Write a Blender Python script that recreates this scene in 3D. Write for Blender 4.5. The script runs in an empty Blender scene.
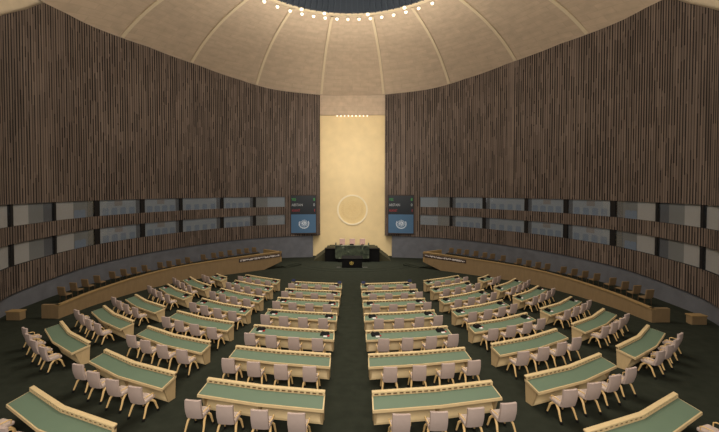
import bpy, bmesh, math, random
from math import sin, cos, pi, atan, atan2, hypot, radians, degrees, sqrt
from mathutils import Matrix, Vector, Euler
random.seed(7)
sc = bpy.context.scene
COL = sc.collection

# ---------------------------------------------------------------- helpers
def lin(c):
    def g(v):
        v /= 255.0
        return v/12.92 if v <= .04045 else ((v+.055)/1.055)**2.4
    return (g(c[0]), g(c[1]), g(c[2]), 1)

class NT:
    def __init__(s, name):
        s.m = bpy.data.materials.new(name); s.m.use_nodes = True
        s.t = s.m.node_tree; s.b = s.t.nodes['Principled BSDF']
    def n(s, t, **k):
        o = s.t.nodes.new(t)
        for a, v in k.items(): setattr(o, a, v)
        return o
    def l(s, a, b): s.t.links.new(a, b)
    def val(s, sock, v):
        if hasattr(v, 'is_output'): s.l(v, sock)
        else: sock.default_value = v
    def math(s, op, a, b=None, c=None):
        o = s.n('ShaderNodeMath', operation=op)
        s.val(o.inputs[0], a)
        if b is not None: s.val(o.inputs[1], b)
        if c is not None: s.val(o.inputs[2], c)
        return o.outputs[0]
    def mix(s, f, a, b):
        o = s.n('ShaderNodeMix', data_type='RGBA')
        s.val(o.inputs[0], f); s.val(o.inputs[6], a); s.val(o.inputs[7], b)
        return o.outputs[2]

def mat(name, c, rough=.7, noise=.12, scale=6., metal=0., spec=.3, emit=0., bump=0., stretch=None):
    N = NT(name)
    tc = N.n('ShaderNodeTexCoord'); nz = N.n('ShaderNodeTexNoise')
    nz.inputs['Scale'].default_value = scale; nz.inputs['Detail'].default_value = 3
    if stretch:
        mp = N.n('ShaderNodeMapping'); mp.inputs['Scale'].default_value = stretch
        N.l(tc.outputs['Object'], mp.inputs['Vector']); N.l(mp.outputs[0], nz.inputs['Vector'])
    else:
        N.l(tc.outputs['Object'], nz.inputs['Vector'])
    a = lin(c)
    lo = tuple(v*(1-noise) for v in a[:3])+(1,); hi = tuple(min(1, v*(1+noise)) for v in a[:3])+(1,)
    o = N.mix(nz.outputs['Fac'], lo, hi)
    N.l(o, N.b.inputs['Base Color'])
    N.b.inputs['Roughness'].default_value = rough; N.b.inputs['Metallic'].default_value = metal
    N.b.inputs['Specular IOR Level'].default_value = spec
    if emit:
        N.l(o, N.b.inputs['Emission Color']); N.b.inputs['Emission Strength'].default_value = emit
    if bump:
        bp = N.n('ShaderNodeBump'); bp.inputs['Strength'].default_value = bump
        N.l(nz.outputs['Fac'], bp.inputs['Height']); N.l(bp.outputs[0], N.b.inputs['Normal'])
    return N.m

def obj(name, bm, m, parent=None, smooth=False, mats=None):
    me = bpy.data.meshes.new(name)
    bmesh.ops.recalc_face_normals(bm, faces=bm.faces)
    bm.to_mesh(me); bm.free()
    for x in (mats or [m]): me.materials.append(x)
    if smooth:
        for p in me.polygons: p.use_smooth = True
        try: me.set_sharp_from_angle(angle=radians(40))
        except Exception: pass
    o = bpy.data.objects.new(name, me); COL.objects.link(o)
    if parent: o.parent = parent
    return o

def tag(o, label=None, cat=None, group=None, kind=None):
    if label: o['label'] = label
    if cat: o['category'] = cat
    if group: o['group'] = group
    if kind: o['kind'] = kind
    return o

def thing(name, label=None, cat=None, group=None, kind=None, M=None):
    o = bpy.data.objects.new(name, None); COL.objects.link(o)
    o.empty_display_size = .2
    if M is not None: setM(o, M)
    return tag(o, label, cat, group, kind)

def setM(o, M):
    o.location = M.to_translation(); o.rotation_euler = M.to_euler()

def dup(root, M, label=None):
    r = root.copy(); COL.objects.link(r); setM(r, M)
    if label: r['label'] = label
    for ch in list(root.children):
        c = ch.copy(); COL.objects.link(c); c.parent = r
        for g in list(ch.children):
            d = g.copy(); COL.objects.link(d); d.parent = c
    return r

def box(bm, x0, x1, y0, y1, z0, z1, bev=0, M=None):
    vs = [bm.verts.new(p) for p in ((x0,y0,z0),(x1,y0,z0),(x1,y1,z0),(x0,y1,z0),(x0,y0,z1),(x1,y0,z1),(x1,y1,z1),(x0,y1,z1))]
    fs = [bm.faces.new([vs[i] for i in q]) for q in ((0,3,2,1),(4,5,6,7),(0,1,5,4),(1,2,6,5),(2,3,7,6),(3,0,4,7))]
    if bev:
        es = list({e for f in fs for e in f.edges})
        r = bmesh.ops.bevel(bm, geom=es, offset=bev, segments=2, affect='EDGES', profile=.6)
        vs = list({v for f in r['faces'] for v in f.verts} | {v for v in vs if v.is_valid})
    if M is not None: bmesh.ops.transform(bm, matrix=M, verts=[v for v in vs if v.is_valid])
    return vs

def prism(bm, poly, off):                 # extrude polygon (list of 3d pts) by vector off
    a = [bm.verts.new(p) for p in poly]; b = [bm.verts.new(Vector(p)+Vector(off)) for p in poly]
    bm.faces.new(a); bm.faces.new(b[::-1])
    n = len(poly)
    for i in range(n): bm.faces.new((a[i], a[(i+1) % n], b[(i+1) % n], b[i]))

def tube(bm, pts, rad, seg=6):            # round bar along pts with radii
    pts = [Vector(p) for p in pts]
    if not hasattr(rad, '__len__'): rad = [rad]*len(pts)
    rings = []
    for i, p in enumerate(pts):
        d = (pts[min(i+1, len(pts)-1)]-pts[max(i-1, 0)]).normalized()
        u = d.cross(Vector((0,0,1)))
        if u.length < 1e-3: u = d.cross(Vector((0,1,0)))
        u.normalize(); v = d.cross(u)
        rings.append([bm.verts.new(p+rad[i]*(cos(2*pi*k/seg)*u+sin(2*pi*k/seg)*v)) for k in range(seg)])
    for a, b in zip(rings, rings[1:]):
        for k in range(seg): bm.faces.new((a[k], a[(k+1) % seg], b[(k+1) % seg], b[k]))
    bm.faces.new(rings[0][::-1]); bm.faces.new(rings[-1])

def lathe(bm, prof, c=(0,0,0), seg=16):
    rings = []
    for r, z in prof:
        rings.append([bm.verts.new((c[0]+r*cos(2*pi*k/seg), c[1]+r*sin(2*pi*k/seg), c[2]+z)) for k in range(seg)])
    for a, b in zip(rings, rings[1:]):
        for k in range(seg): bm.faces.new((a[k], a[(k+1) % seg], b[(k+1) % seg], b[k]))
    bm.faces.new(rings[0][::-1]); bm.faces.new(rings[-1])

def B(): return bmesh.new()

def strip(bm, rows, uvs=None, closed=False):   # grid of points -> quads, optional metric uv
    V = [[bm.verts.new(p) for p in r] for r in rows]
    lay = bm.loops.layers.uv.verify() if uvs else None
    for i in range(len(V)-1):
        n = len(V[i])
        for j in range(n if closed else n-1):
            j2 = (j+1) % n
            f = bm.faces.new((V[i][j], V[i][j2], V[i+1][j2], V[i+1][j]))
            if uvs:
                for lp, (a, b) in zip(f.loops, ((i,j),(i,j2),(i+1,j2),(i+1,j))): lp[lay].uv = uvs[a][b]
    return V

ORD = ['zeroth','first','second','third','fourth','fifth','sixth','seventh','eighth','ninth','tenth','eleventh','twelfth',
       'thirteenth','fourteenth','fifteenth','sixteenth','seventeenth','eighteenth','nineteenth','twentieth','twenty-first','twenty-second']

# ---------------------------------------------------------------- materials
def wood_wall_mat():
    N = NT('slatted_walnut_wall')
    uv = N.n('ShaderNodeUVMap'); sp = N.n('ShaderNodeSeparateXYZ'); N.l(uv.outputs[0], sp.inputs[0])
    u, v = sp.outputs[0], sp.outputs[1]
    def noise2(a, b):
        cb = N.n('ShaderNodeCombineXYZ'); N.val(cb.inputs[0], a); N.val(cb.inputs[1], b)
        w = N.n('ShaderNodeTexWhiteNoise', noise_dimensions='2D'); N.l(cb.outputs[0], w.inputs['Vector'])
        return w.outputs['Value']
    pitch = .215
    us = N.math('DIVIDE', u, pitch); ci = N.math('FLOOR', us); fr = N.math('FRACT', us)
    r1 = noise2(ci, 3.3)
    # long strips that begin and end at staggered heights
    vs = N.math('ADD', N.math('DIVIDE', v, 2.3), N.math('MULTIPLY', r1, 9.0)); cj = N.math('FLOOR', vs)
    r2 = noise2(ci, cj)
    vs3 = N.math('ADD', N.math('DIVIDE', v, .8), N.math('MULTIPLY', r1, 5.0)); r3 = noise2(ci, N.math('ADD', N.math('FLOOR', vs3), 50.))
    # broad regions denser / sparser in dark slots, plus plain posts
    nz = N.n('ShaderNodeTexNoise', noise_dimensions='2D'); nz.inputs['Scale'].default_value = 1.0; nz.inputs['Detail'].default_value = 2
    cbn = N.n('ShaderNodeCombineXYZ'); N.val(cbn.inputs[0], N.math('MULTIPLY', u, .33)); N.val(cbn.inputs[1], N.math('MULTIPLY', v, .10)); N.l(cbn.outputs[0], nz.inputs['Vector'])
    dens = N.math('ADD', N.math('MULTIPLY', nz.outputs['Fac'], 1.25), .12)
    post = N.math('LESS_THAN', noise2(N.math('FLOOR', N.math('DIVIDE', u, .54)), 11.7), .035)
    dark = N.math('MULTIPLY', N.math('LESS_THAN', r2, dens), N.math('LESS_THAN', r3, .9))
    groove = N.math('MULTIPLY', N.math('LESS_THAN', fr, N.math('ADD', .36, N.math('MULTIPLY', r2, .16))), dark)
    groove = N.math('MULTIPLY', groove, N.math('SUBTRACT', 1, post))
    seam = N.math('LESS_THAN', fr, .07)
    tone = N.math('ADD', .80, N.math('MULTIPLY', noise2(ci, N.math('FLOOR', N.math('ADD', N.math('DIVIDE', v, 4.), N.math('MULTIPLY', r1, 3.)))), .36))
    n2 = N.n('ShaderNodeTexNoise'); n2.inputs['Scale'].default_value = .5; N.l(uv.outputs[0], n2.inputs['Vector'])
    tone = N.math('MULTIPLY', tone, N.math('ADD', .8, N.math('MULTIPLY', n2.outputs['Fac'], .4)))
    base = N.n('ShaderNodeMix', data_type='RGBA', blend_type='MULTIPLY'); base.inputs[0].default_value = 1
    base.inputs[6].default_value = lin((115,101,91))
    cc = N.n('ShaderNodeCombineColor'); [N.l(tone, cc.inputs[k]) for k in range(3)]; N.l(cc.outputs[0], base.inputs[7])
    thin = N.math('MULTIPLY', N.math('LESS_THAN', fr, .34), N.math('SUBTRACT', 1, post))
    c1 = N.mix(N.math('MAXIMUM', N.math('MULTIPLY', seam, .6), N.math('MULTIPLY', thin, .72)), base.outputs[2], lin((48,38,33)))
    c2 = N.mix(N.math('MULTIPLY', groove, .95), c1, lin((18,14,13)))
    N.l(c2, N.b.inputs['Base Color'])
    bp = N.n('ShaderNodeBump'); bp.inputs['Strength'].default_value = .4; bp.inputs['Distance'].default_value = .05
    N.l(N.math('SUBTRACT', 1, groove), bp.inputs['Height']); N.l(bp.outputs[0], N.b.inputs['Normal'])
    N.b.inputs['Roughness'].default_value = .75; N.b.inputs['Specular IOR Level'].default_value = .15
    return N.m

def dome_mat():
    N = NT('acoustic_plaster_dome')
    uv = N.n('ShaderNodeUVMap')
    br = N.n('ShaderNodeTexBrick'); N.l(uv.outputs[0], br.inputs['Vector'])
    a = lin((214,191,165))
    br.inputs['Color1'].default_value = a; br.inputs['Color2'].default_value = tuple(v*.93 for v in a[:3])+(1,)
    br.inputs['Mortar'].default_value = tuple(v*.9 for v in a[:3])+(1,)
    br.inputs['Scale'].default_value = 1.; br.inputs['Mortar Size'].default_value = .03
    br.inputs['Brick Width'].default_value = 1.3; br.inputs['Row Height'].default_value = .55
    nz = N.n('ShaderNodeTexNoise'); nz.inputs['Scale'].default_value = 1.6; nz.inputs['Detail'].default_value = 5; N.l(uv.outputs[0], nz.inputs['Vector'])
    mx = N.n('ShaderNodeMix', data_type='RGBA', blend_type='MULTIPLY'); mx.inputs[0].default_value = .55
    N.l(br.outputs[0], mx.inputs[6])
    rp = N.n('ShaderNodeValToRGB'); rp.color_ramp.elements[0].position = .3; rp.color_ramp.elements[0].color = (.72,.72,.72,1); rp.color_ramp.elements[1].position = .7
    N.l(nz.outputs['Fac'], rp.inputs[0]); N.l(rp.outputs[0], mx.inputs[7])
    N.l(mx.outputs[2], N.b.inputs['Base Color']); N.b.inputs['Roughness'].default_value = .9; N.b.inputs['Specular IOR Level'].default_value = .1
    return N.m

def marble_mat():
    N = NT('green_marble')
    tc = N.n('ShaderNodeTexCoord'); nz = N.n('ShaderNodeTexNoise'); nz.inputs['Scale'].default_value = 1.6; nz.inputs['Detail'].default_value = 6
    nz.inputs['Distortion'].default_value = 1.2
    N.l(tc.outputs['Object'], nz.inputs['Vector'])
    r = N.n('ShaderNodeValToRGB'); e = r.color_ramp.elements
    e[0].position = .35; e[0].color = lin((34,42,34)); e[1].position = .62; e[1].color = lin((84,92,74))
    x = r.color_ramp.elements.new(.68); x.color = lin((150,156,138)); y = r.color_ramp.elements.new(.74); y.color = lin((70,78,62))
    N.l(nz.outputs['Fac'], r.inputs[0]); N.l(r.outputs[0], N.b.inputs['Base Color']); N.b.inputs['Roughness'].default_value = .35
    return N.m

def glass_mat():
    N = NT('booth_glass')
    t = N.n('ShaderNodeBsdfTransparent'); t.inputs[0].default_value = (.86,.9,.92,1)
    g = N.n('ShaderNodeBsdfGlossy'); g.inputs['Roughness'].default_value = .12; g.inputs[0].default_value = (.8,.85,.9,1)
    nz = N.n('ShaderNodeTexNoise'); nz.inputs['Scale'].default_value = .6
    m = N.n('ShaderNodeMixShader'); N.val(m.inputs[0], N.math('ADD', .07, N.math('MULTIPLY', nz.outputs['Fac'], .06)))
    N.l(t.outputs[0], m.inputs[1]); N.l(g.outputs[0], m.inputs[2])
    out = [n for n in N.t.nodes if n.type == 'OUTPUT_MATERIAL'][0]
    N.l(m.outputs[0], out.inputs['Surface'])
    return N.m

WOODW = wood_wall_mat(); DOME = dome_mat(); MARBLE = marble_mat(); GLASS = glass_mat()
RIBM = mat('dome_rib_plaster', (226,208,176), .9, .05)
SOFFIT = mat('upper_plaster', (205,188,160), .9, .12, 1.5)
CARPET = mat('dark_green_carpet', (43,46,38), .98, .35, 3., spec=.05)
CARPET2 = mat('stage_carpet', (44,47,39), .98, .3, 3., spec=.05)
SEAMM = mat('carpet_seam', (44,47,39), .98, .2, 3., spec=.05)
GOLD = mat('gold_leaf_wall', (240,215,164), .55, .10, .9, spec=.25)
GOLDR = mat('emblem_relief', (250,234,200), .6, .06)
GOLDF = mat('emblem_faint_relief', (234,206,150), .6, .05)
GOLDD = mat('emblem_disc', (238,212,156), .6, .08, 2.)
DADO = mat('grey_acoustic_dado', (102,103,108), .85, .28, 1.3, spec=.1)
BLACK = mat('black_reveal', (24,21,20), .8, .1)
TAN = mat('maple_veneer', (206,182,138), .55, .10, 3., stretch=(1,8,8))
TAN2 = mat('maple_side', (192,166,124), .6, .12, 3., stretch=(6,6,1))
BAL = mat('oak_balustrade', (128,106,76), .65, .16, 2.2, stretch=(3,3,.6))
BALT = mat('oak_balustrade_cap', (146,120,80), .6, .1, 2.)
GREEN = mat('green_leather_top', (98,116,96), .6, .06, 2.)
GAPSHADE = mat('ledge_gap_shade', (104,80,54), .8, .1)
FAB = mat('pale_chair_fabric', (178,159,150), .9, .06, 12.)
FABS = mat('pale_chair_seat', (190,172,160), .9, .06, 12.)
LEGM = mat('bent_tan_leg', (214,180,124), .5, .08, 4.)
FOOT = mat('black_foot', (18,17,17), .5, .1)
GCH = mat('tan_gallery_fabric', (126,103,74), .8, .08, 6.)
GCHD = mat('gallery_leg', (80,62,42), .6, .1)
BLK = mat('black_lacquer', (16,16,16), .7, .1, spec=.12)
OLIVE = mat('dais_carpet', (66,64,46), .95, .2, 2.)
PINK = mat('rostrum_chair_fabric', (186,156,146), .85, .06)
WHITE = mat('white_mark', (206,212,216), .6, .03, emit=.12)
SCRB = mat('blue_screen', (68,97,124), .5, .04, 1., emit=.10)
SCRK = mat('dark_screen', (30,36,42), .35, .08, 1.)
FRAMEM = mat('dark_wood_frame', (62,48,41), .7, .1)
GTX = mat('green_text', (66,150,72), .6, .02, emit=.15)
WTX = mat('white_text', (164,166,166), .6, .02, emit=.10)
RTX = mat('red_text', (150,46,50), .6, .02, emit=.15)
REDM = mat('red_card', (178,40,40), .7, .05)
WHM = mat('white_card', (222,218,212), .7, .03)
NAVY = mat('navy_plate', (44,50,82), .6, .05)
EMBL = mat('brass_emblem', (216,188,104), .4, .05, metal=.3, emit=.1)
SIGNK = mat('sign_backing', (58,46,42), .7, .1)
SIGNT = mat('sign_marks', (205,195,188), .7, .05)
OCU = mat('oculus_dark_blue', (44,52,62), .6, .15)
OCUB = mat('oculus_black', (18,19,22), .8, .2)
OCUR = mat('oculus_fin', (52,60,70), .6, .1)
LAMPM = mat('lamp_glass', (255,246,226), .4, .02, emit=1.6)
LAMPR = mat('lamp_rim', (200,186,160), .5, .05)
BTH = mat('booth_grey', (150,152,156), .8, .08)
BTHL = mat('booth_light_panel', (178,169,162), .85, .06)
BTHM = mat('booth_mid_panel', (132,128,124), .85, .06)
BTHD = mat('booth_dark_panel', (98,96,98), .85, .06)
BLU = mat('booth_blue_seat', (126,134,148), .8, .06)
BRN = mat('booth_brown_seat', (142,132,128), .8, .06)

# ---------------------------------------------------------------- ground
SL = .0475/.8
def Zf(y):
    if y < 32: return SL*(38.8-y)
    if y < 40.4: return SL*6.8 - .10125*(y-32)
    return SL*6.8 - .10125*8.4
RS = Matrix.Rotation(-atan(SL), 4, 'X')
def place(x, y, rz, z=None, slope=True):
    return Matrix.Translation((x, y, Zf(y) if z is None else z)) @ (RS if slope else Matrix.Identity(4)) @ Matrix.Rotation(rz, 4, 'Z')

bm = B()
ys = [-6, 0, 8, 16, 24, 32, 35, 38, 40.4, 44]
xs = [-22+4.4*i for i in range(11)]
strip(bm, [[(x, y, Zf(y)) for x in xs] for y in ys])
tag(obj('floor', bm, CARPET), kind='structure')

# ---------------------------------------------------------------- wall plan
WP = [(4.1,40.52),(8.05,39.44),(11.3,37.98),(13.9,35.90),(16.5,32.55),(18.55,28.80),(19.6,24.69),(19.55,21.81),(19.1,19.35),(18.5,17.12),(17.75,15.63),(16.3,13.11),(15.0,9.95),(14.2,5.97),(13.8,1.99)]
def catmull(P, k=12):
    P = [Vector(p) for p in P]; out = []
    Q = [2*P[0]-P[1]]+P+[2*P[-1]-P[-2]]
    for i in range(1, len(Q)-2):
        for j in range(k):
            t = j/k; a, b, c, d = Q[i-1:i+3]
            out.append(.5*((2*b)+(c-a)*t+(2*a-5*b+4*c-d)*t*t+(3*b-a-3*c+d)*t**3))
    out.append(P[-1]); return out
CURVE = catmull(WP)
ARC = [0]
for a, b in zip(CURVE, CURVE[1:]): ARC.append(ARC[-1]+(b-a).length)
def at_s(s):
    s = max(0, min(s, ARC[-1]-1e-6))
    i = max(k for k in range(len(ARC)-1) if ARC[k] <= s)
    t = (s-ARC[i])/(ARC[i+1]-ARC[i]); d = (CURVE[i+1]-CURVE[i]).normalized()
    return CURVE[i].lerp(CURVE[i+1], t), d
def s_of_y(y):
    for i in range(len(CURVE)-1):
        if CURVE[i].y >= y >= CURVE[i+1].y:
            return ARC[i]+(ARC[i+1]-ARC[i])*(CURVE[i].y-y)/max(1e-9, CURVE[i].y-CURVE[i+1].y)
def interp(T, x):
    if x <= T[0][0]: return T[0][1]
    for (a, b), (c, d) in zip(T, T[1:]):
        if x <= c: return b+(d-b)*(x-a)/(c-a)
    return T[-1][1]
TOPT = [(1.99,12.5),(10.74,13.4),(13.78,15.7),(16.15,16.75),(18.6,18.55),(19.95,19.72),(21.81,20.1),(24.61,20.45),(28.97,21.0),(33.36,21.0),(36.90,20.7),(39.01,20.2),(40.52,20.03)]
ztop = lambda y: interp(TOPT, y)
RIMT = [(x, y) for x, y in TOPT if x > 19.6]
zrim = lambda y: interp([(0,19.2)]+[(19.5,19.75)]+RIMT, y)
ZB = 2.3          # wood bottom
W1, W2, W3, W4 = 3.8, 5.02, 5.98, 7.2
STEP = [ARC[-1]*i/260 for i in range(261)]

WIN = [(39.35,37.94),(37.65,35.53),(35.08,31.89),(31.45,28.64),(28.04,24.73),(24.0,20.75),(20.47,17.32),(17.01,13.4),(12.95,9.55)]
def wall(side):
    sx = side
    bm = B()
    def P(s, off=0):
        p, d = at_s(s); n = Vector((-d.y, d.x))     # points outward for right side
        n = Vector((-d.y, d.x)) if (Vector((-d.y, d.x)).dot(p-Vector((0,22))) > 0) else Vector((d.y, -d.x))
        q = p+n*off; return q
    def band(zlo, zhi, smax=None):
        rows, uvs = [], []; SS = STEP if smax is None else [smax*i/6 for i in range(7)]
        for k in (0, 1):
            r, uu = [], []
            for s in SS:
                q = P(s); y = at_s(s)[0].y
                z = (zlo, zhi)[k]
                if callable(z): z = z(y)
                r.append((sx*q.x, q.y, z)); uu.append((s+(200 if sx > 0 else 0), z))
            rows.append(r); uvs.append(uu)
        strip(bm, rows, uvs)
    band(ZB, W1); band(W2, W3); band(W4, lambda y: ztop(y))
    for a_, b_ in ((W1, W2), (W3, W4)): band(a_, b_, s_of_y(WIN[0][0]))
    # return at the stage opening
    a = P(0); lay = bm.loops.layers.uv.verify()
    vs = [bm.verts.new((sx*a.x, a.y, ZB)), bm.verts.new((sx*(a.x+.12), a.y+.75, ZB)), bm.verts.new((sx*(a.x+.12), a.y+.75, ztop(a.y))), bm.verts.new((sx*a.x, a.y, ztop(a.y)))]
    f = bm.faces.new(vs)
    for lp, uv in zip(f.loops, ((0,ZB),(.7,ZB),(.7,20),(0,20))): lp[lay].uv = (uv[0]+900, uv[1])
    w = tag(obj('wall_right' if sx > 0 else 'wall_left', bm, WOODW), kind='structure')
    # soffit under the wood + ledge above the dado
    bm = B(); r0, r1 = [], []
    for s in STEP:
        q = P(s); q2 = P(s, .3); r0.append((sx*q.x, q.y, ZB)); r1.append((sx*q2.x, q2.y, ZB))
    strip(bm, [r0, r1]); obj('wall_soffit', bm, FRAMEM, w)
    # grey dado set back beneath the wood
    bm = B(); rows = [[], []]; s0 = .9
    for s in [s0]+[s for s in STEP if s > s0]:
        q = P(s, .14); q1 = P(s, .02)
        rows[0].append((sx*q1.x, q1.y, -.6)); rows[1].append((sx*q.x, q.y, ZB+.02))
    strip(bm, rows)
    tag(obj('baseboard_right' if sx > 0 else 'baseboard_left', bm, DADO), kind='structure')
    # black reveals that back the window rows
    bm = B()
    for zl, zh in ((W1, W2), (W3, W4)):
        for zz in (zl, zh):
            strip(bm, [[(sx*P(s).x, P(s).y, zz) for s in STEP], [(sx*P(s,.16).x, P(s,.16).y, zz) for s in STEP]])
    obj('window_reveal', bm, BLACK, w)
    # plaster above the low end of the wood wall
    bm = B(); rows = [[], []]
    for s in STEP:
        p = at_s(s)[0]
        if p.y > 20.6: continue
        q = P(s, .25); rows[0].append((sx*q.x, q.y, ztop(p.y)-.3)); rows[1].append((sx*q.x, q.y, max(ztop(p.y)+.1, zrim(p.y)+.6)))
    strip(bm, rows)
    tag(obj('trim_1' if sx < 0 else 'trim_2', bm, SOFFIT), kind='structure')
    return P

wn = [0]
def windows(sx, P):
    W_ = [list(p) for p in WIN]
    for p, q in zip(W_, W_[1:]):
        g = p[1]-q[0]; p[1] -= .2*g; q[0] += .2*g
    edges = [(s_of_y(a), s_of_y(b)) for a, b in W_]
    for row, (zl, zh) in enumerate(((W3, W4), (W1, W2))):
        # mullions between panes
        for k, (sa, sb) in enumerate(edges):
            wn[0] += 1
            root = thing('window_%d' % wn[0], kind='structure')
            mid = (sa+sb)/2; n = 6
            S = [sa+(sb-sa)*i/n for i in range(n+1)]
            p0 = P(mid); root.location = (sx*p0.x, p0.y, zl)
            inv = Matrix.Translation((-sx*p0.x, -p0.y, -zl))
            def add(name, bm, m):
                bmesh.ops.transform(bm, matrix=inv, verts=bm.verts); return obj(name, bm, m, root)
            def vpanel(s0, s1, off, z0, z1, m, name, nn=3):
                bm = B(); SS = [s0+(s1-s0)*i/nn for i in range(nn+1)]
                strip(bm, [[(sx*P(s, off).x, P(s, off).y, z) for s in SS] for z in (z0, z1)])
                return add(name, bm, m)
            # frame: black fin on the far side and thin border
            bm = B()
            nxt = edges[k+1][0] if k+1 < len(edges) else sb+.4
            for s0, s1, o0 in ((sb, nxt, .02),):
                strip(bm, [[(sx*P(s, o0).x, P(s, o0).y, z) for s in (s0, (s0+s1)/2, s1)] for z in (zl, zh)])
            for s in (sa, sb):
                strip(bm, [[(sx*P(s, o).x, P(s, o).y, z) for o in (0, .16)] for z in (zl, zh)])
            add('window_frame', bm, BLACK)
            vpanel(sa, sb, .035, zl+.03, zh-.03, GLASS, 'pane', 6)
            # booth interior behind the glass
            L = sb-sa
            if k >= 7:
                vpanel(sa, sb, .15, zl, zh, BTHL, 'booth_curtain', 5)
            elif k == 6:
                vpanel(sa, sa+L*.22, .15, zl, zh, BTHD, 'booth_dark_panel')
                vpanel(sa+L*.22, sa+L*.58, .15, zl, zh, BTHM, 'booth_panel')
                vpanel(sa+L*.58, sb, .15, zl, zh, BTHL, 'booth_curtain')
            elif k == 5:
                vpanel(sa, sa+L*.14, .15, zl, zh, BTHD, 'booth_dark_panel')
                vpanel(sa+L*.14, sa+L*.5, .15, zl, zh, BTHM, 'booth_panel')
                vpanel(sa+L*.5, sb, .15, zl, zh, BTHL, 'booth_back_wall')
            elif k == 0:
                vpanel(sa, sa+L*.6, .15, zl, zh, BTH, 'booth_back_wall')
                vpanel(sa+L*.6, sb, .15, zl, zh, BTHM, 'booth_panel')
            else:
                vpanel(sa, sa+L*.1, .15, zl, zh, BTHD, 'booth_dark_panel')
                vpanel(sa+L*.1, sb, .15, zl, zh, BTH, 'booth_back_wall', 5)
            if 1 <= k <= 5:
                q = (.2,.42,.63,.84) if k != 5 else (.27,.42)
                for j, f in enumerate(q):
                    s = sa+L*f; w = .26
                    bm = B()
                    strip(bm, [[(sx*P(s+d, .125).x, P(s+d, .125).y, z) for d in (-w, -w*.8, w*.8, w)] for z in (zl+.0, zl+.5)])
                    strip(bm, [[(sx*P(s+d, .125).x, P(s+d, .125).y, z) for d in (-w*.85, -w*.6, w*.6, w*.85)] for z in (zl+.5, zl+.58)])
                    add('booth_seat', bm, BLU)
                if k in (3, 4):
                    bm = B(); s = sa+L*.53
                    strip(bm, [[(sx*P(s+d, .12).x, P(s+d, .12).y, z) for d in (-.35, 0, .35)] for z in (zl+.72, zh-.06)])
                    add('booth_seat', bm, BRN)

for sx in (-1, 1):
    P = wall(sx); windows(sx, P)

# ---------------------------------------------------------------- stage wall, lintel, emblem
bm = B(); strip(bm, [[(x, 41.3, z) for x in (-9, -4, 0, 4, 9)] for z in (-.6, 6, 12, 21)])
tag(obj('wall_front', bm, GOLD), kind='structure')
bm = B(); box(bm, -6, 6, 40.9, 41.25, 17.62, 21.2)
lay = bm.loops.layers.uv.verify()
for f in bm.faces:
    for lp in f.loops: lp[lay].uv = (lp.vert.co.x, lp.vert.co.z)
tag(obj('trim_3', bm, DOME), kind='structure')

def disc(bm, c, r, y0, M=None, seg=24):
    pass
def ringflat(bm, cx, cz, r0, r1, y, seg=48, a0=0, a1=2*pi, th=.04):
    n = seg
    for i in range(n):
        t0 = a0+(a1-a0)*i/n; t1 = a0+(a1-a0)*(i+1)/n
        pts = [(cx+r0*cos(t0), y, cz+r0*sin(t0)), (cx+r1*cos(t0), y, cz+r1*sin(t0)), (cx+r1*cos(t1), y, cz+r1*sin(t1)), (cx+r0*cos(t1), y, cz+r0*sin(t1))]
        prism(bm, pts, (0, th, 0))
def blob(bm, pts, y, th):
    prism(bm, [(p[0], y, p[1]) for p in pts], (0, th, 0))
def ellipse(cx, cz, a, b, rot, n=10):
    return [(cx+a*cos(t)*cos(rot)-b*sin(t)*sin(rot), cz+a*cos(t)*sin(rot)+b*sin(t)*cos(rot)) for t in (2*pi*i/n for i in range(n))]
def emblem(bm, R, th, y=0):                 # map globe between two olive branches
    g = R*.62; cz = R*.12
    for k in (1, .78, .55, .3): ringflat(bm, 0, cz, g*k-R*.018, g*k+R*.018, y, 32, th=th)
    for k in range(8):
        t = pi*k/8*2; d = Vector((cos(t), sin(t))); n = Vector((-d.y, d.x))*R*.014
        a = Vector((0, cz))+d*g*.1; b = Vector((0, cz))+d*g
        blob(bm, [a-n, b-n, b+n, a+n], y, th)
    for (px, pz, a, b, r) in ((-.30,.30,.20,.11,.6),(-.38,-.05,.12,.2,.2),(.05,.36,.13,.08,0),(.28,.18,.26,.12,-.5),(.2,-.2,.11,.2,.2),(.42,-.02,.09,.14,.3),(-.1,-.34,.07,.15,-.3),(.38,-.30,.1,.06,.6)):
        blob(bm, ellipse(px*g*1.15, cz+pz*g*1.15, a*g, b*g, r), y-th*.3, th)
    for sg in (-1, 1):                      # branches
        n = 9
        for i in range(n):
            t = radians(-84+ i*13.2); rr = R*(.86+.03*sin(i*.35))
            x = sg*rr*cos(t); z = cz*.4+rr*sin(t)
            tang = atan2(cos(t), -sg*sin(t)) if sg > 0 else atan2(cos(t), sin(t))
            for q in (-1, 1):
                ang = tang + q*sg*.55
                blob(bm, ellipse(x+q*R*.055*cos(t)*sg, z+q*R*.055*sin(t), R*.115, R*.042, ang, 8), y, th)
        ringflat(bm, 0, cz*.4, R*.85, R*.88, y, 20, a0=(-pi/2 if sg > 0 else pi/2+radians(55)), a1=(radians(35) if sg > 0 else 3*pi/2), th=th)

em = thing('wall_emblem', 'large pale ring emblem with faint globe and olive branches on gold wall', 'emblem', M=Matrix.Translation((0, 41.28, 5.5)))
bm = B(); ringflat(bm, 0, 0, 1.78, 1.98, -.10, 64, th=.1); obj('ring', bm, GOLDR, em)
bm = B(); blob(bm, ellipse(0, 0, 1.79, 1.79, 0, 48), -.03, .03); obj('disc', bm, GOLDD, em)
bm = B(); emblem(bm, 1.45, .02, -.045); obj('olive_branches_and_globe', bm, GOLDF, em)

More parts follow.
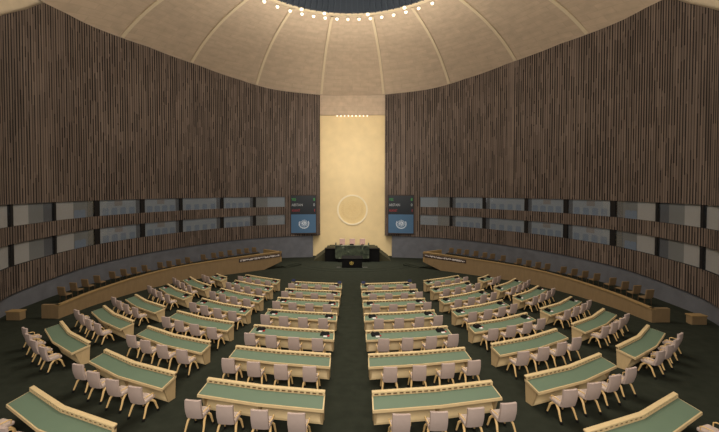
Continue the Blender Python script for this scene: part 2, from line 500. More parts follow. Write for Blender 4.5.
# ---------------------------------------------------------------- dome
DC = Vector((0, 18.3)); RR = 10.0; ZR = 23.2
CLOSED = [(p.x, p.y) for p in CURVE if p.y > 16.3]
CL = CLOSED + [(16.8,9.5),(14.5,4),(10.5,-1),(5.5,-3.6),(0,-4.4)]
def rim(th):                               # th measured from +y towards +x ; returns radius
    x = abs(sin(th)); d = Vector((x, cos(th)))
    pts = [Vector((0, 40.92))]+[Vector(p) for p in CL]
    best = None
    for a, b in zip(pts, pts[1:]):
        e = b-a; w = a-DC
        det = d.x*(-e.y)+e.x*d.y
        if abs(det) < 1e-9: continue
        t = (w.x*(-e.y)+e.x*w.y)/det; u = (d.x*w.y-d.y*w.x)/det
        if -1e-6 <= u <= 1+1e-6 and t > 0: best = max(best or 0, t)
    return best
def dome_pt(th, t, lift=0):
    R = rim(th)+.05; rho = RR+(R-RR)*t
    yr = DC.y+R*cos(th)
    z = ZR-(ZR-zrim(yr)-.02)*t**2.6
    return (DC.x+rho*sin(th), DC.y+rho*cos(th), z-lift)
bm = B(); NTH = 144; T = [0,.12,.25,.38,.5,.6,.7,.78,.85,.92,1]
rows, uvs = [], []
for t in T:
    r, uu = [], []
    for k in range(NTH+1):
        th = 2*pi*k/NTH; p = dome_pt(th, t); r.append(p); uu.append((th*14, hypot(p[0], p[1]-DC.y)))
    rows.append(r); uvs.append(uu)
strip(bm, rows, uvs)
ceil = tag(obj('ceiling', bm, DOME, smooth=True), kind='structure')
for deg in (10,30,48.8,66.5,86,108,130,152,170,-10,-30,-48.8,-66.5,-86,-108,-130,-152,-170):
    th = radians(deg)
    bm = B(); rows = []
    n = Vector((cos(th), -sin(th)))
    for i in range(17):
        t = i/16*.985; p = dome_pt(th, t); q = Vector(p)
        w = .11+.03*t
        rows.append([(q.x+n.x*o*w, q.y+n.y*o*w, q.z-l) for o, l in ((-1,.0),(-1,.10),(1,.10),(1,.0))])
    strip(bm, rows); obj('ceiling_rib', bm, RIBM, ceil)
# oculus
bm = B(); strip(bm, [[(r*sin(a), DC.y+r*cos(a), z) for a in (2*pi*k/96 for k in range(97))] for r, z in ((RR,ZR-.02),(RR-.04,ZR+.12),(RR-.2,ZR+.16))])
obj('oculus_rim', bm, RIBM, ceil)
bm = B(); strip(bm, [[(r*sin(a), DC.y+r*cos(a), z) for a in (2*pi*k/96 for k in range(97))] for r, z in ((RR-.16,ZR+.14),(RR-1.5,ZR+.9))])
obj('oculus_ring', bm, OCU, ceil)
bm = B()
for k in range(120):
    a = 2*pi*k/120; rows = []
    n = Vector((cos(a), -sin(a)))*.05
    rows = [[(r*sin(a)+n.x*o, DC.y+r*cos(a)+n.y*o, z-l) for o, l in ((-1,0),(-1,.1),(1,.1),(1,0))] for r, z in ((RR-.22,ZR+.17),(RR-1.45,ZR+.86))]
    strip(bm, rows)
obj('oculus_fins', bm, OCUR, ceil)
bm = B(); strip(bm, [[(r*sin(a), DC.y+r*cos(a), z) for a in (2*pi*k/96 for k in range(97))] for r, z in ((RR-1.5,ZR+.9),(RR-2.2,ZR+3.2),(.01,ZR+3.6))])
obj('oculus_well', bm, OCUB, ceil)

# lamps round the oculus (only the ones the photo shows)
def lamp_proto(name, label, r, group):
    t = thing(name, label, 'ceiling lamp', group)
    bm = B(); lathe(bm, [(r*1.25,0),(r*1.25,-.05),(r*1.0,-.06)], seg=14); obj('lamp_rim', bm, LAMPR, t)
    bm = B(); lathe(bm, [(r,-.05),(r*.98,-.10),(r*.8,-.16),(r*.45,-.20)], seg=14); obj('lamp_glass', bm, LAMPM, t, smooth=True)
    return t
ARCL = [-43,-36.6,-30.4,-24.6,-18.9,-13.2,-7.4,-2.0,3.5,9.0,14.6,20.4,26.4,32.6,39.2]
first = None
for i, a in enumerate(ARCL):
    lab = 'round white lamp on the plaster rim of the oculus, %s lamp from left' % ORD[i+1]
    th = radians(a); r = RR+.28; tt = .02
    M = Matrix.Translation((r*sin(th), DC.y+r*cos(th), ZR-.02))
    if first is None: first = lamp_proto('ceiling_lamp', lab, .135, 'lamps around the oculus rim'); setM(first, M)
    else: dup(first, M, lab)
first = None
for i, a in enumerate([-25.5, -14, 8, 26.5]):
    lab = 'round white lamp up inside the dark oculus edge, %s from left' % ORD[i+1]
    th = radians(a); r = RR-.16
    M = Matrix.Translation((r*sin(th), DC.y+r*cos(th), ZR+.12))
    if first is None: first = lamp_proto('inner_ceiling_lamp', lab, .14, 'lamps inside the oculus edge'); setM(first, M)
    else: dup(first, M, lab)
first = None
for i in range(9):
    lab = 'tiny white downlight under the lintel over the gold wall, %s from left' % ORD[i+1]
    M = Matrix.Translation((-1.95+i*.48, 41.0, 17.62))
    if first is None: first = lamp_proto('downlight', lab, .075, 'downlights over the gold wall'); setM(first, M)
    else: dup(first, M, lab)

# ---------------------------------------------------------------- screens
def text_mesh(body, h, m, parent, x, z, width=None, right=False, y=-.03):
    cu = bpy.data.curves.new('txt', 'FONT'); cu.body = body; cu.size = h*1.4; cu.extrude = .006
    if right: cu.align_x = 'RIGHT'
    to = bpy.data.objects.new('txt', cu); COL.objects.link(to)
    dg = bpy.context.evaluated_depsgraph_get(); me = bpy.data.meshes.new_from_object(to.evaluated_get(dg))
    bpy.data.objects.remove(to)
    o = bpy.data.objects.new('lettering', me); COL.objects.link(o); me.materials.clear(); me.materials.append(m)
    R = Matrix.Rotation(pi/2, 4, 'X'); S = Matrix.Identity(4)
    if width:
        w = max(v.co.x for v in me.vertices); S[0][0] = width/w
    me.transform(Matrix.Translation((x, y, z)) @ R @ S)
    o.parent = parent
    return o
for sx in (-1, 1):
    side = 'left' if sx < 0 else 'right'
    root = thing('display_screen', 'tall screen pair, dark vote board above blue emblem panel, %s of gold wall' % side, 'screen', 'screens beside the gold wall',
                 M=Matrix.Translation((sx*6.02-(.06 if sx < 0 else 0), 39.75, 2.62)) @ Matrix.Rotation(sx*-radians(8), 4, 'Z'))
    bm = B(); box(bm, -1.66, 1.66, 0, .12, -.06, 4.84, .02); obj('screen_frame', bm, FRAMEM, root)
    bm = B(); box(bm, -1.53, 1.53, -.02, .05, 2.42, 4.74); vb = obj('vote_board', bm, SCRK, root)
    bm = B(); box(bm, -1.53, 1.53, -.02, .05, .08, 2.40); bp = obj('emblem_panel', bm, SCRB, root)
    bm = B(); emblem(bm, .66, .012, -.035); bmesh.ops.translate(bm, verts=bm.verts, vec=(.05, 0, 1.22)); obj('emblem', bm, WHITE, bp)
    rows = (('YES', GTX, 4.10, .52), ('ABSTAIN', WTX, 3.43, 1.35), ('AGAINST', RTX, 2.74, 1.02))
    for (tx, m, z, w), num in zip(rows, ('8', '0', '1')):
        text_mesh(tx, .32, m, vb, -1.46, z, w)
        text_mesh(num, .34, m, vb, 1.2, z, .2)

# ---------------------------------------------------------------- galleries
GZ = SL*(38.8-16.2)
ZG = lambda y: max(Zf(y), .58)+.02
BC = catmull([(15.05,16.11),(15.1,18.75),(14.55,21.96),(13.35,24.64),(11.4,26.86),(9.2,28.92),(6.85,30.91)], 8)
for sx in (-1, 1):
    side = 'left' if sx < 0 else 'right'
    # raised gallery floor between balustrade and wall
    bm = B(); r0, r1 = [], []
    outer = [Vector(p) for p in ((17.7,16.03),(18.9,18.83),(19.45,21.82),(19.5,24.72),(18.45,28.75),(16.4,32.5),(11.2,37.9))]
    oc = catmull(outer, 8)
    a = [bm.verts.new((sx*p.x, p.y, ZG(p.y))) for p in BC]; b = [bm.verts.new((sx*p.x, p.y, ZG(p.y))) for p in oc]
    for i in range(len(BC)-1): bm.faces.new((a[i], a[i+1], b[i+1], b[i]))
    strip(bm, [[(sx*p.x, p.y, ZG(p.y)) for p in (BC[-1], oc[-1])], [(sx*p.x, p.y, -.2) for p in (BC[-1], oc[-1])]])
    tag(obj('trim_%d' % (4 if sx < 0 else 5), bm, CARPET2), kind='structure')
    # balustrade
    root = thing('balustrade', 'long curved tan wooden balustrade fronting the %s side gallery' % side, 'balustrade', 'gallery balustrades', M=Matrix.Translation((sx*15.0, 16.11, GZ)))
    inv = Matrix.Translation((-sx*15.0, -16.11, -GZ))
    def add(name, bm, m, par=root):
        bmesh.ops.transform(bm, matrix=inv, verts=bm.verts); return obj(name, bm, m, par)
    def off(i, o):
        d = (BC[min(i+1, len(BC)-1)]-BC[max(i-1, 0)]).normalized(); n = Vector((d.y, -d.x))
        return BC[i]+n*o
    nB = len(BC)
    bm = B()
    def zbot(i):                          # the far end is cut away on the diagonal over the steps
        k = nB-1-i; base = Zf(BC[i].y)-.04
        return base + (max(0, 1-k/5.0))*(1.12-Zf(BC[-1].y)) if k < 5 else base
    rows = [[(sx*off(i,.0).x, off(i,.0).y, zbot(i)) for i in range(nB)], [(sx*off(i,0).x, off(i,0).y, 2.0) for i in range(nB)],
            [(sx*off(i,.14).x, off(i,.14).y, 2.0) for i in range(nB)], [(sx*off(i,.14).x, off(i,.14).y, zbot(i)) for i in range(nB)]]
    strip(bm, rows+[rows[0]])
    for i in (0, nB-1): bm.faces.new([bm.verts.new(r[i]) for r in rows])
    add('front_panel', bm, BAL)
    bm = B(); rows = [[(sx*off(i,o).x, off(i,o).y, z) for i in range(nB)] for o, z in ((-.04,2.0),(-.04,2.06),(.2,2.06),(.2,2.0))]
    strip(bm, rows+[rows[0]])
    for i in (0, nB-1): bm.faces.new([bm.verts.new(r[i]) for r in rows])
    add('cap_rail', bm, BALT)
    # near return and far return
    bm = B(); prism(bm, [(sx*15.05,16.12,GZ-.2),(sx*15.95,16.12,GZ-.02),(sx*15.95,16.12,2.06),(sx*15.05,16.12,2.06)], (0,.16,0)); add('end_panel', bm, BAL)
    bm = B(); e = BC[-1]; prism(bm, [(sx*e.x,e.y,1.12),(sx*(e.x+2.0),e.y+1.2,1.12),(sx*(e.x+2.0),e.y+1.2,2.06),(sx*e.x,e.y,2.06)], (sx*.1,-.12,0)); add('end_panel', bm, BALT)
    # sign on the far end
    sg = thing('sign_strip', 'dark sign strip with blurred white lettering along stage end of %s balustrade' % side, 'sign', 'gallery sign strips', M=Matrix.Translation((sx*8.5, 29.6, 1.65)))
    inv2 = Matrix.Translation((-sx*8.5, -29.6, -1.65))
    i0, i1 = nB-12, nB-1
    bm = B(); rows = [[(sx*off(i,o).x, off(i,o).y, z) for i in range(i0, i1+1)] for o, z in ((-.02,1.56),(-.02,1.88),(.0,1.88),(.0,1.56))]
    strip(bm, rows+[rows[0]]); bmesh.ops.transform(bm, matrix=inv2, verts=bm.verts); obj('sign_backing', bm, SIGNK, sg)
    bm = B(); rnd = random.Random(4 if sx < 0 else 5); seg = [off(i, -.03) for i in range(i0, i1+1)]
    L = [0]
    for p, q in zip(seg, seg[1:]): L.append(L[-1]+(q-p).length)
    def sp(s):
        for k in range(len(L)-1):
            if s <= L[k+1]: return seg[k].lerp(seg[k+1], (s-L[k])/(L[k+1]-L[k]))
        return seg[-1]
    s = .12
    while s < L[-1]-.25:
        if rnd.random() < .1: s += .02; continue
        w = rnd.uniform(.05,.11); z0 = 1.64+rnd.choice((0,0,.05)); z1 = 1.80-rnd.choice((0,0,.05))
        a, b = sp(s), sp(s+w); 
        if rnd.random() < .5:
            prism(bm, [(sx*a.x,a.y,z0),(sx*b.x,b.y,z0),(sx*b.x,b.y,z1),(sx*a.x,a.y,z1)], (sx*-.01,-.01,0))
        else:
            c = sp(s+w*.35)
            prism(bm, [(sx*a.x,a.y,z0),(sx*c.x,c.y,z0),(sx*c.x,c.y,z1),(sx*a.x,a.y,z1)], (sx*-.01,-.01,0))
            prism(bm, [(sx*c.x,c.y,z1-.05),(sx*b.x,b.y,z1-.05),(sx*b.x,b.y,z1),(sx*c.x,c.y,z1)], (sx*-.01,-.01,0))
        s += w+.03
    bmesh.ops.transform(bm, matrix=inv2, verts=bm.verts); obj('lettering', bm, SIGNT, sg)
    # end block by the wall
    bk = thing('end_block', 'low tan wooden block against the %s wall beside gallery entrance' % side, 'block', 'gallery end blocks', M=place(sx*17.15, 16.0, 0, slope=False))
    bm = B(); box(bm, -.38, .34, -.14, .16, -.04, .40, .02); obj('block_body', bm, BAL, bk)
    bm = B(); box(bm, -.41, .36, -.17, .19, .40, .46, .02); obj('block_cap', bm, BALT, bk)
    # carpeted steps up to the gallery at the stage end
    st = thing('gallery_steps', 'dark green carpeted steps climbing to the stage end of %s gallery' % side, 'steps', 'gallery steps', M=Matrix.Translation((sx*7.6, 31.2, Zf(31.2))))
    for k in range(2):
        bm = B(); d = Vector((.8, .6)); c0 = Vector((7.0, 31.2))
        p0 = c0+d*(-.8+.3*k); p1 = c0+d*.45; n = Vector((-.6,.8))
        zt = .47+(k+1)*.06
        prism(bm, [(sx*p0.x,p0.y,.2),(sx*p1.x,p1.y,.2),(sx*(p1+n*2).x,(p1+n*2).y,.2),(sx*(p0+n*2).x,(p0+n*2).y,.2)], (0,0,zt-.2))
        bmesh.ops.translate(bm, verts=bm.verts, vec=(-sx*7.6,-31.2,-Zf(31.2)))
        obj('step', bm, CARPET2, st)

# gallery chairs
def gallery_chair():
    t = thing('gallery_chair', 'x', 'chair', 'tan chairs in the side galleries')
    bm = B(); box(bm, -.24, .24, -.22, .18, .38, .46, .03); obj('seat', bm, GCH, t)
    bm = B(); box(bm, -.25, .25, -.04, .04, 0, .5, .03, Matrix.Translation((0,-.24,.46)) @ Matrix.Rotation(radians(8),4,'X')); obj('backrest', bm, GCH, t)
    for x in (-.2, .2):
        for y in (-.18, .2):
            bm = B(); tube(bm, [(x,y,.41),(x*1.05,y*1.1,.0)], [.022,.018]); obj('leg', bm, GCHD, t)
    return t
GC = [(17.53,19.27),(17.77,20.38),(17.93,21.44),(18.05,22.6),(18.1,24.1),(17.96,25.1),(17.73,25.95),(17.48,26.9),(17.07,28.4),(16.68,29.13),(16.25,29.9),(15.8,30.7),(14.95,32.1),(14.28,32.98),(13.77,33.64),(13.16,34.42),(12.44,35.16),(11.78,35.69),(11.1,36.23)]
gc0 = None
nG = len(GC)
for sx in (-1, 1):
    for i, (x, y) in enumerate(GC):
        a = GC[max(0, i-1)]; b = GC[min(nG-1, i+1)]
        d = Vector((b[0]-a[0], b[1]-a[1])).normalized(); n = Vector((-d.y, d.x))      # inward for the right side
        if n.dot(Vector((x, y))-Vector((0, 28))) > 0: n = -n
        f = (n*.12+Vector((0,1.0))).normalized(); f.x *= sx
        rz = atan2(f.y, f.x)-pi/2
        M = place(sx*x, y, rz, ZG(y), False)
        lab = 'tan gallery chair behind %s balustrade, %s from the stage' % ('left' if sx < 0 else 'right', ORD[nG-i])
        if gc0 is None: gc0 = gallery_chair(); gc0['label'] = lab; setM(gc0, M)
        else: dup(gc0, M, lab)

# ---------------------------------------------------------------- desks
def desk_proto(L, skew):
    t = thing('delegate_desk', 'x', 'desk', 'curved green-topped delegate desks')
    h = L/2; sag = L*(.02 if L < 3.65 and L > 3 else .036)
    def arc(u):                              # two straight wings that bend in the middle; u = depth towards the sitter
        k = (1 + .02*u/.7)
        return [(-h*k+skew*u, -u), (skew*u, -u-sag), (h*k+skew*u, -u)]
    def slab(u0, z0, u1, z1, th, grow=0):
        a, b = arc(u0), arc(u1); bm = B()
        top = [[(a[1][0]+(p[0]-a[1][0])*(1+grow/h), p[1], z0) for p in a], [(b[1][0]+(p[0]-b[1][0])*(1+grow/h), p[1], z1) for p in b]]
        bot = [[(x, y, z-th) for x, y, z in r] for r in top]
        rows = [top[0], top[1], bot[1], bot[0]]
        V = strip(bm, rows+[rows[0]])
        for k in (0, 2): bm.faces.new([bm.verts.new(r[k]) for r in rows])
        bmesh.ops.remove_doubles(bm, verts=bm.verts, dist=1e-5)
        return bm
    obj('desk_top', slab(.02, .665, .60, .60, .07), TAN, t)
    obj('writing_surface', slab(.11, .664, .575, .609, .005, -.035), GREEN, t)
    bm = slab(.0, .765, .105, .757, .032)
    lg = obj('ledge', bm, TAN, t)
    # posts between ledge and top, brown strip paints the shade in the gap
    bm = B(); n = int(L/.17)
    for i in range(n+1):
        x = -h+.03+(L-.06)*i/n; y = -.09-sag*(1-abs(x)/h); x += skew*.09
        box(bm, x-.03, x+.03, y-.012, y+.012, .66, .73)
    obj('ledge_post', bm, TAN, lg)['kind'] = 'stuff'
    obj('gap_shade_strip', slab(.02, .73, .07, .73, .06), GAPSHADE, lg)
    for sg in (-1, 1):
        bm = B(); x = sg*(h-.03)
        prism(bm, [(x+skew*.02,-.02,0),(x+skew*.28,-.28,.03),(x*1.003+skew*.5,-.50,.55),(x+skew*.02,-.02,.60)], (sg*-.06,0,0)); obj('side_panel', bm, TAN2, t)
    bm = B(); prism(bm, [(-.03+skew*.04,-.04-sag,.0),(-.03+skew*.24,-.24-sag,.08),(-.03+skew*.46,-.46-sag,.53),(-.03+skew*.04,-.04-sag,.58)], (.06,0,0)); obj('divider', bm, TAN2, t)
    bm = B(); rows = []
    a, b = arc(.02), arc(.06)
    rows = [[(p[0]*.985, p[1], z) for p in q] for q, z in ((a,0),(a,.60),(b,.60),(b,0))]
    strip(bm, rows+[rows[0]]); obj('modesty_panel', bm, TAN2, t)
    # sloping foot board under the top
    obj('foot_board', slab(.10, .50, .29, .09, .05, -.06), TAN, t)
    return t

def console_proto():
    t = thing('desk_console', 'x', 'console', 'black consoles with red and white cards')
    bm = B(); prism(bm, [(-.17,-.10,0),(-.17,.10,0),(-.17,.10,.075),(-.17,-.10,.03)], (.34,0,0)); obj('console_body', bm, BLK, t)
    bm = B(); box(bm, -.02, .13, -.19, -.10, 0, .02); obj('white_card', bm, WHM, t)
    bm = B(); box(bm, .13, .21, -.12, -.05, .0, .03); obj('red_card', bm, REDM, t)
    bm = B(); tube(bm, [(-.1,.06,.06),(-.12,.05,.14),(-.10,-.03,.2)], .008, 5); obj('microphone', bm, BLK, t)
    return t

def chair_proto():
    t = thing('delegate_chair', 'x', 'chair', 'pale delegate chairs at the desks')
    bm = B(); box(bm, -.215, .215, -.19, .16, .40, .49, .03); obj('seat', bm, FABS, t)
    bm = B()
    rows = []
    for i in range(6):
        f = i/5; z = .42+.49*f; y = -.17-.11*f+.03*sin(pi*f)*-1; w = .21-.012*abs(f-.5)
        rows.append([(-w,y,z),(-w*.5,y-.018,z),(w*.5,y-.018,z),(w,y,z),(w,y-.06,z),(w*.5,y-.08,z),(-w*.5,y-.08,z),(-w,y-.06,z)])
    strip(bm, rows, closed=True)
    bm.faces.new([bm.verts.new(p) for p in rows[0]]); bm.faces.new([bm.verts.new(p) for p in rows[-1]])
    bmesh.ops.remove_doubles(bm, verts=bm.verts, dist=1e-5)
    obj('backrest', bm, FAB, t, smooth=True)
    for sx in (-1, 1):
        for (y1, y2, y3) in ((-.06,-.19,-.25), (.06,.17,.23)):
            bm = B(); x = sx*.2
            tube(bm, [(x*.8,0,.395),(x*.95,y1*1.2,.375),(x*1.08,y2*.82,.30),(x*1.15,y2,.20),(x*1.2,y3,.05)], [.03,.032,.03,.026,.022], 7)
            lg = obj('leg', bm, LEGM, t, smooth=True)
            bm = B(); lathe(bm, [(.02,.075),(.034,.06),(.036,.012),(.028,0)], (x*1.2, y3*1.01, 0), 8); obj('foot', bm, FOOT, lg)
        bm = B(); x = sx*.245
        tube(bm, [(x*.9,-.22,.58),(x*1.0,-.12,.595),(x*1.0,.02,.59),(x*.98,.07,.56),(x*.9,.07,.47)], [.012,.015,.016,.014,.012], 6)
        obj('armrest', bm, LEGM, t, smooth=True)
    return t

# far-edge end points of every left-hand desk (mirrored for the right): (cx, cy, angle, length)
def ends(a, b): return ((a[0]+b[0])/2, (a[1]+b[1])/2, atan2(b[1]-a[1], b[0]-a[0]), hypot(b[0]-a[0], b[1]-a[1]))
COLS = {
 'aisle': [(-2.35, y, radians(-10), 3.5) for y in (8.78,10.99,13.09,15.24,17.33,19.36,21.35)],
 'middle': [(-x, y, -radians(a), l) for x, y, a, l in ((6.97,7.80,23.7,3.75),(6.84,10.14,24.9,3.72),(6.80,12.40,25.2,3.72),(6.70,14.45,25.2,3.68),(6.58,16.56,27.6,3.74),(6.50,18.7,31.2,3.78),(6.50,21.0,31.8,3.72),(6.46,22.97,31,3.54))],
 'outer': [(-x, y, -radians(a), l) for x, y, a, l in ((11.08,12.58,35.4,3.84),(11.0,14.85,36,3.84),(10.88,17.0,36.7,3.82),(10.6,19.45,41,3.78),(10.36,21.63,44.5,3.76),(9.65,23.55,44.5,1.76))],
}
SKEW = {'aisle': .15, 'middle': .30, 'outer': .27}
CONS = {(-1,'aisle'):5, (1,'aisle'):5, (-1,'middle'):4, (1,'middle'):5, (-1,'outer'):3, (1,'outer'):4}   # rows nearest the podium that carry consoles
protos = {}; chair0 = None; cons0 = None; plate0 = None
for sx in (-1, 1):
    side = 'left' if sx < 0 else 'right'
    for colname, lst in COLS.items():
        N = len(lst)
        for i, (cx, cy, ang, L) in enumerate(lst):
            row = N-i
            where = 'desk from podium, %s %s column' % (side, colname)
            sk = SKEW[colname]*(-sx); Lk = round(L*10)/10; key = (Lk, sk)
            rz = ang if sx < 0 else -ang
            px = cx if sx < 0 else -cx
            M = place(px, cy, rz)
            lab = 'curved tan desk with green top, %s %s' % (ORD[row], where)
            if key not in protos:
                protos[key] = desk_proto(*key); o = protos[key]; o['label'] = lab; setM(o, M)
            else: dup(protos[key], M, lab)
            n = 4 if L > 3 else 2
            pitch = {'aisle': .255, 'middle': .255, 'outer': .26 if sx < 0 else .235}[colname]*Lk if n == 4 else .72
            shift = {'aisle': .03, 'middle': -.35*sx if sx < 0 else -.18, 'outer': .0 if sx < 0 else -.2}[colname]
            gap = {'aisle': .98, 'middle': .88, 'outer': .92 if sx < 0 else .80}[colname]
            for j in range(n):
                xx = (j-(n-1)/2)*pitch
                yy = -gap-.03*Lk*(1-abs(xx)/(Lk/2)); xx += shift
                rot = radians((xx/(Lk/2))*3.0)+radians((hash((i*7+j*13+int(sx)))%7-3)*.8)
                q = Matrix.Rotation(rz, 4, 'Z') @ Vector((xx, yy, 0))
                Mc = place(px+q.x, cy+q.y, rz+rot+sk*.6)
                k = (n-j) if sx < 0 else (j+1)       # counted from the aisle
                cl = 'pale chair, %s from aisle, at %s %s' % (ORD[k], ORD[row], where)
                if chair0 is None: chair0 = chair_proto(); chair0['label'] = cl; setM(chair0, Mc)
                else: dup(chair0, Mc, cl)
            if row <= CONS[(sx, colname)]:
                for e in (-1, 1):
                    Mo = M @ Matrix.Translation((e*(Lk/2-.38)+sk*.27, -.27, .648)) @ Matrix.Rotation(radians(5.4), 4, 'X')
                    inner = (e > 0) == (sx < 0)
                    cl = 'black console, %s end of %s %s' % ('aisle' if inner else 'wall', ORD[row], where)
                    if cons0 is None: cons0 = console_proto(); cons0['label'] = cl; setM(cons0, Mo)
                    else: dup(cons0, Mo, cl)
            if row == 1 and colname == 'aisle':
                for e in (-1, 1):
                    Mo = M @ Matrix.Translation((e*(Lk/2-.15), -.07, .752))
                    inner = (e > 0) == (sx < 0)
                    cl = 'small navy plate standing on %s end of ledge, first %s' % ('aisle' if inner else 'wall', where)
                    if plate0 is None:
                        plate0 = thing('name_plate', cl, 'plate', 'navy plates on the front desks')
                        bm = B(); prism(bm, [(-.12,-.05,0),(-.12,.05,0),(-.12,0,.16)], (.24,0,0)); obj('plate_wedge', bm, NAVY, plate0)
                        bm = B(); box(bm, -.13, .13, -.055, .055, -.004, .012); obj('plate_foot', bm, BLK, plate0)
                        setM(plate0, Mo)
                    else: dup(plate0, Mo, cl)

# ---------------------------------------------------------------- rostrum
# carpeted dais with sloped sides
ds = thing('dais', 'dark olive carpeted dais with stepped sides below the gold wall', 'dais', M=Matrix.Translation((0,36.2,Zf(36.2))))
bm = B(); z0 = -.6-Zf(36.2); zt = 1.2-Zf(36.2)
prism(bm, [(-4.4,.15,z0),(4.4,.15,z0),(4.4,.15,.0),(2.75,.15,zt),(-2.75,.15,zt),(-4.4,.15,.0)], (0,3.6,0)); obj('dais_body', bm, OLIVE, ds)
for sg in (-1, 1):
    for k in range(5):
        bm = B(); x = 2.75+1.65*k/5; zz = zt*(1-k/5.0)
        box(bm, min(sg*x, sg*(x+.33)), max(sg*x, sg*(x+.33)), .5, 3.3, zz-zt/5-.02, zz-.16 if k else zz-.02); obj('step', bm, OLIVE, ds)
rb = thing('rostrum_desk', 'long black rostrum desk either side of the green marble bench', 'desk', M=Matrix.Translation((0,35.96,Zf(35.96))))
for sg in (-1, 1):
    bm = B(); box(bm, min(sg*1.7,sg*3.05), max(sg*1.7,sg*3.05), -.35, .35, -.05, 1.42, .02); obj('wing', bm, BLK, rb)
    bm = B(); box(bm, min(sg*1.7,sg*3.1), max(sg*1.7,sg*3.1), -.40, .40, 1.42, 1.48, .01); obj('wing_top', bm, BLK, rb)
bm = B(); box(bm, -1.7, 1.7, -.3, .35, -.05, 1.0); obj('centre_base', bm, BLK, rb)
mb = thing('marble_bench', 'green marble presiding bench with raised ends in front of gold wall', 'bench', M=Matrix.Translation((0,35.2,Zf(35.2))))
zb = Zf(35.2)
bm = B(); box(bm, -1.82, 1.82, -.25, .10, .42, 1.80, .02); obj('front_slab', bm, MARBLE, mb)
bm = B(); box(bm, -1.85, 1.85, -.30, .30, 1.80, 1.88, .015); obj('bench_top', bm, MARBLE, mb)
bm = B(); box(bm, -1.6, 1.6, -.12, .08, .0, .42); obj('plinth', bm, BLK, mb)
for sg in (-1, 1):
    bm = B(); prism(bm, [(sg*1.85,-.3,.55),(sg*1.85,.3,.55),(sg*1.88,.3,2.12),(sg*1.88,-.2,2.12)], (sg*-.14,0,0)); obj('end_post', bm, MARBLE, mb)
for i, x in enumerate((-1.22, -.05, 1.12)):
    M = Matrix.Translation((x, 35.2-.02, zb+1.88))
    mp = thing('desk_microphone', 'small black microphone box on marble bench before the %s pink chair' % ('left','middle','right')[i], 'microphone', 'microphones on the marble bench', M=M)
    w = .22 if i == 1 else .15
    bm = B(); box(bm, -w, w, -.1, .1, 0, .14 if i == 1 else .08, .01); obj('microphone_base', bm, BLK, mp)
    bm = B(); tube(bm, [(0,0,.06),(0,-.02,.2),(0,-.08,.27)], .012, 5); obj('microphone_stem', bm, BLK, mp)
for i, x in enumerate((-1.15, .0, 1.18)):
    M = Matrix.Translation((x, 36.6, 1.2))
    ch = thing('rostrum_chair', 'pink high-backed chair behind the marble bench, %s of three' % ('leftmost','middle','rightmost')[i], 'chair', 'pink chairs behind the marble bench', M=M)
    bm = B(); box(bm, -.28, .28, -.25, .30, .42, .54, .04); obj('seat', bm, PINK, ch)
    bm = B(); box(bm, -.31, .31, .26, .36, .5, 1.22, .04); obj('backrest', bm, PINK, ch)
    bm = B(); lathe(bm, [(.05,.05),(.05,.43)], seg=10); obj('pedestal', bm, BLK, ch)
    bm = B(); lathe(bm, [(.26,0),(.26,.03),(.06,.07)], seg=14); obj('base', bm, BLK, ch)
lc = thing('lectern', 'low black speaker lectern with small gold emblem before marble bench', 'lectern', M=place(0,31.3,0,slope=False))
bm = B(); prism(bm, [(-.98,-.35,-.04),(-.98,.35,-.04),(-.98,.35,1.02),(-.98,-.2,.9),(-.98,-.3,.85)], (1.96,0,0)); obj('lectern_body', bm, BLK, lc)
bm = B(); prism(bm, [(-1.04,-.34,.87),(-1.04,.4,1.04),(-1.04,.4,1.08),(-1.04,-.34,.91)], (2.08,0,0)); obj('lectern_top', bm, BLK, lc)
bm = B(); emblem(bm, .21, .012, -.37); bmesh.ops.translate(bm, verts=bm.verts, vec=(-.05,0,.5)); obj('emblem', bm, EMBL, lc)
for sg in (-1, 1):
    pl = thing('floor_plate', 'thin pale strip on the carpet at %s side of the black lectern' % ('left' if sg < 0 else 'right'), 'strip', 'pale strips beside the lectern', M=place(sg*1.28,31.25,0))
    bm = B(); box(bm, -.22, .22, -.05, .05, .0, .015); obj('plate', bm, BTHM, pl)
    bm = B(); box(bm, -.23, .23, -.055, .055, -.005, .006); obj('plate_rim', bm, BTHD, pl)
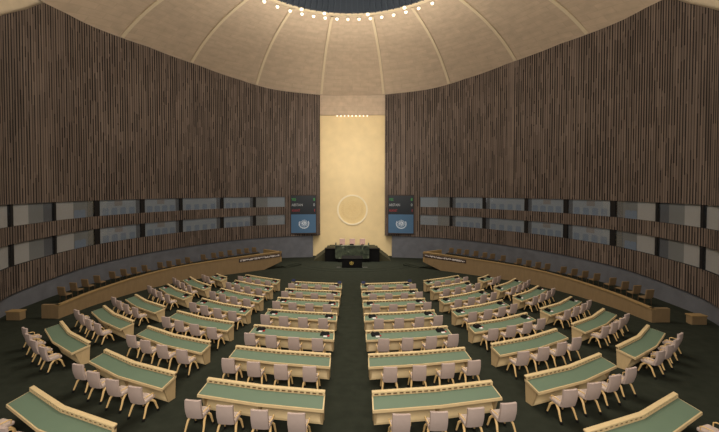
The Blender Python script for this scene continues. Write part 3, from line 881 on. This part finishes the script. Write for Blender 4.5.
# low curved carpet steps in front of the stage
for k, (R, h) in enumerate(((12.6,.03),(11.2,.03))):
    bm = B(); rows = [[], [], [], []]
    for i in range(33):
        a = radians(-46+92*i/32); x = R*sin(a)*.62; y = 37.6-R*cos(a)*.69
        x2 = (R-.45)*sin(a)*.62; y2 = 37.6-(R-.45)*cos(a)*.69
        for r, p in zip(rows, ((x,y,Zf(y)-.02),(x,y,Zf(y)+h*.6),(x2,y2,Zf(y2)+h*.6),(x2,y2,Zf(y2)-.02))): r.append(p)
    strip(bm, rows); tag(obj('trim_%d' % (6+k), bm, SEAMM), kind='structure')

# ---------------------------------------------------------------- light
w = bpy.data.worlds.new('world'); sc.world = w; w.use_nodes = True
w.node_tree.nodes['Background'].inputs[0].default_value = (1.0,.93,.84,1); w.node_tree.nodes['Background'].inputs[1].default_value = .20
def area(name, loc, rot, sx_, sy_, e, c=(1,.90,.76)):
    l = bpy.data.lights.new(name, 'AREA'); l.shape = 'RECTANGLE'; l.size = sx_; l.size_y = sy_; l.energy = e; l.color = c
    o = bpy.data.objects.new(name, l); COL.objects.link(o); o.location = loc; o.rotation_euler = rot; return o
oc_ = area('oculus_light', (0,18.3,ZR+.2), (0,0,0), 12, 12, 1300); oc_.data.spread = radians(105)
for k in range(10):
    a = 2*pi*k/10
    l = bpy.data.lights.new('oculus_ring_light', 'POINT'); l.energy = 470; l.color = (1,.92,.80); l.shadow_soft_size = .4
    o = bpy.data.objects.new('oculus_ring_light', l); COL.objects.link(o); o.location = (7*sin(a), DC.y+3+8*cos(a), ZR-5.5)
l = area('gold_wall_light', (0,33,11), (radians(88),0,0), 6, 9, 375, (1,.93,.84))
area('rear_fill_light', (0,-4,13), (radians(50),0,0), 10, 6, 2700, (1,.92,.82))  # unseen fill added behind the camera to brighten the desk fronts
st_ = area('stage_light', (0,33.5,14), (0,0,0), 7, 3, 520, (1,.94,.85)); st_.data.spread = radians(90)

# ---------------------------------------------------------------- camera
PY = 197.5; f = 320.0
cam = bpy.data.cameras.new('camera'); co = bpy.data.objects.new('camera', cam); COL.objects.link(co)
cam.sensor_width = 36; cam.lens = 36*f/719; cam.shift_y = -(216-PY)/719; cam.shift_x = (359.5-348.3)/719; cam.clip_end = 300; cam.clip_start = .05
co.location = (.13, 0, 7.93)
co.rotation_euler = (pi/2-atan((PY-191)/f), 0, atan(5.1/f))
sc.camera = co
sc.view_settings.view_transform = 'Standard'; sc.view_settings.look = 'None'
sc.view_settings.exposure = 0; sc.view_settings.gamma = 1
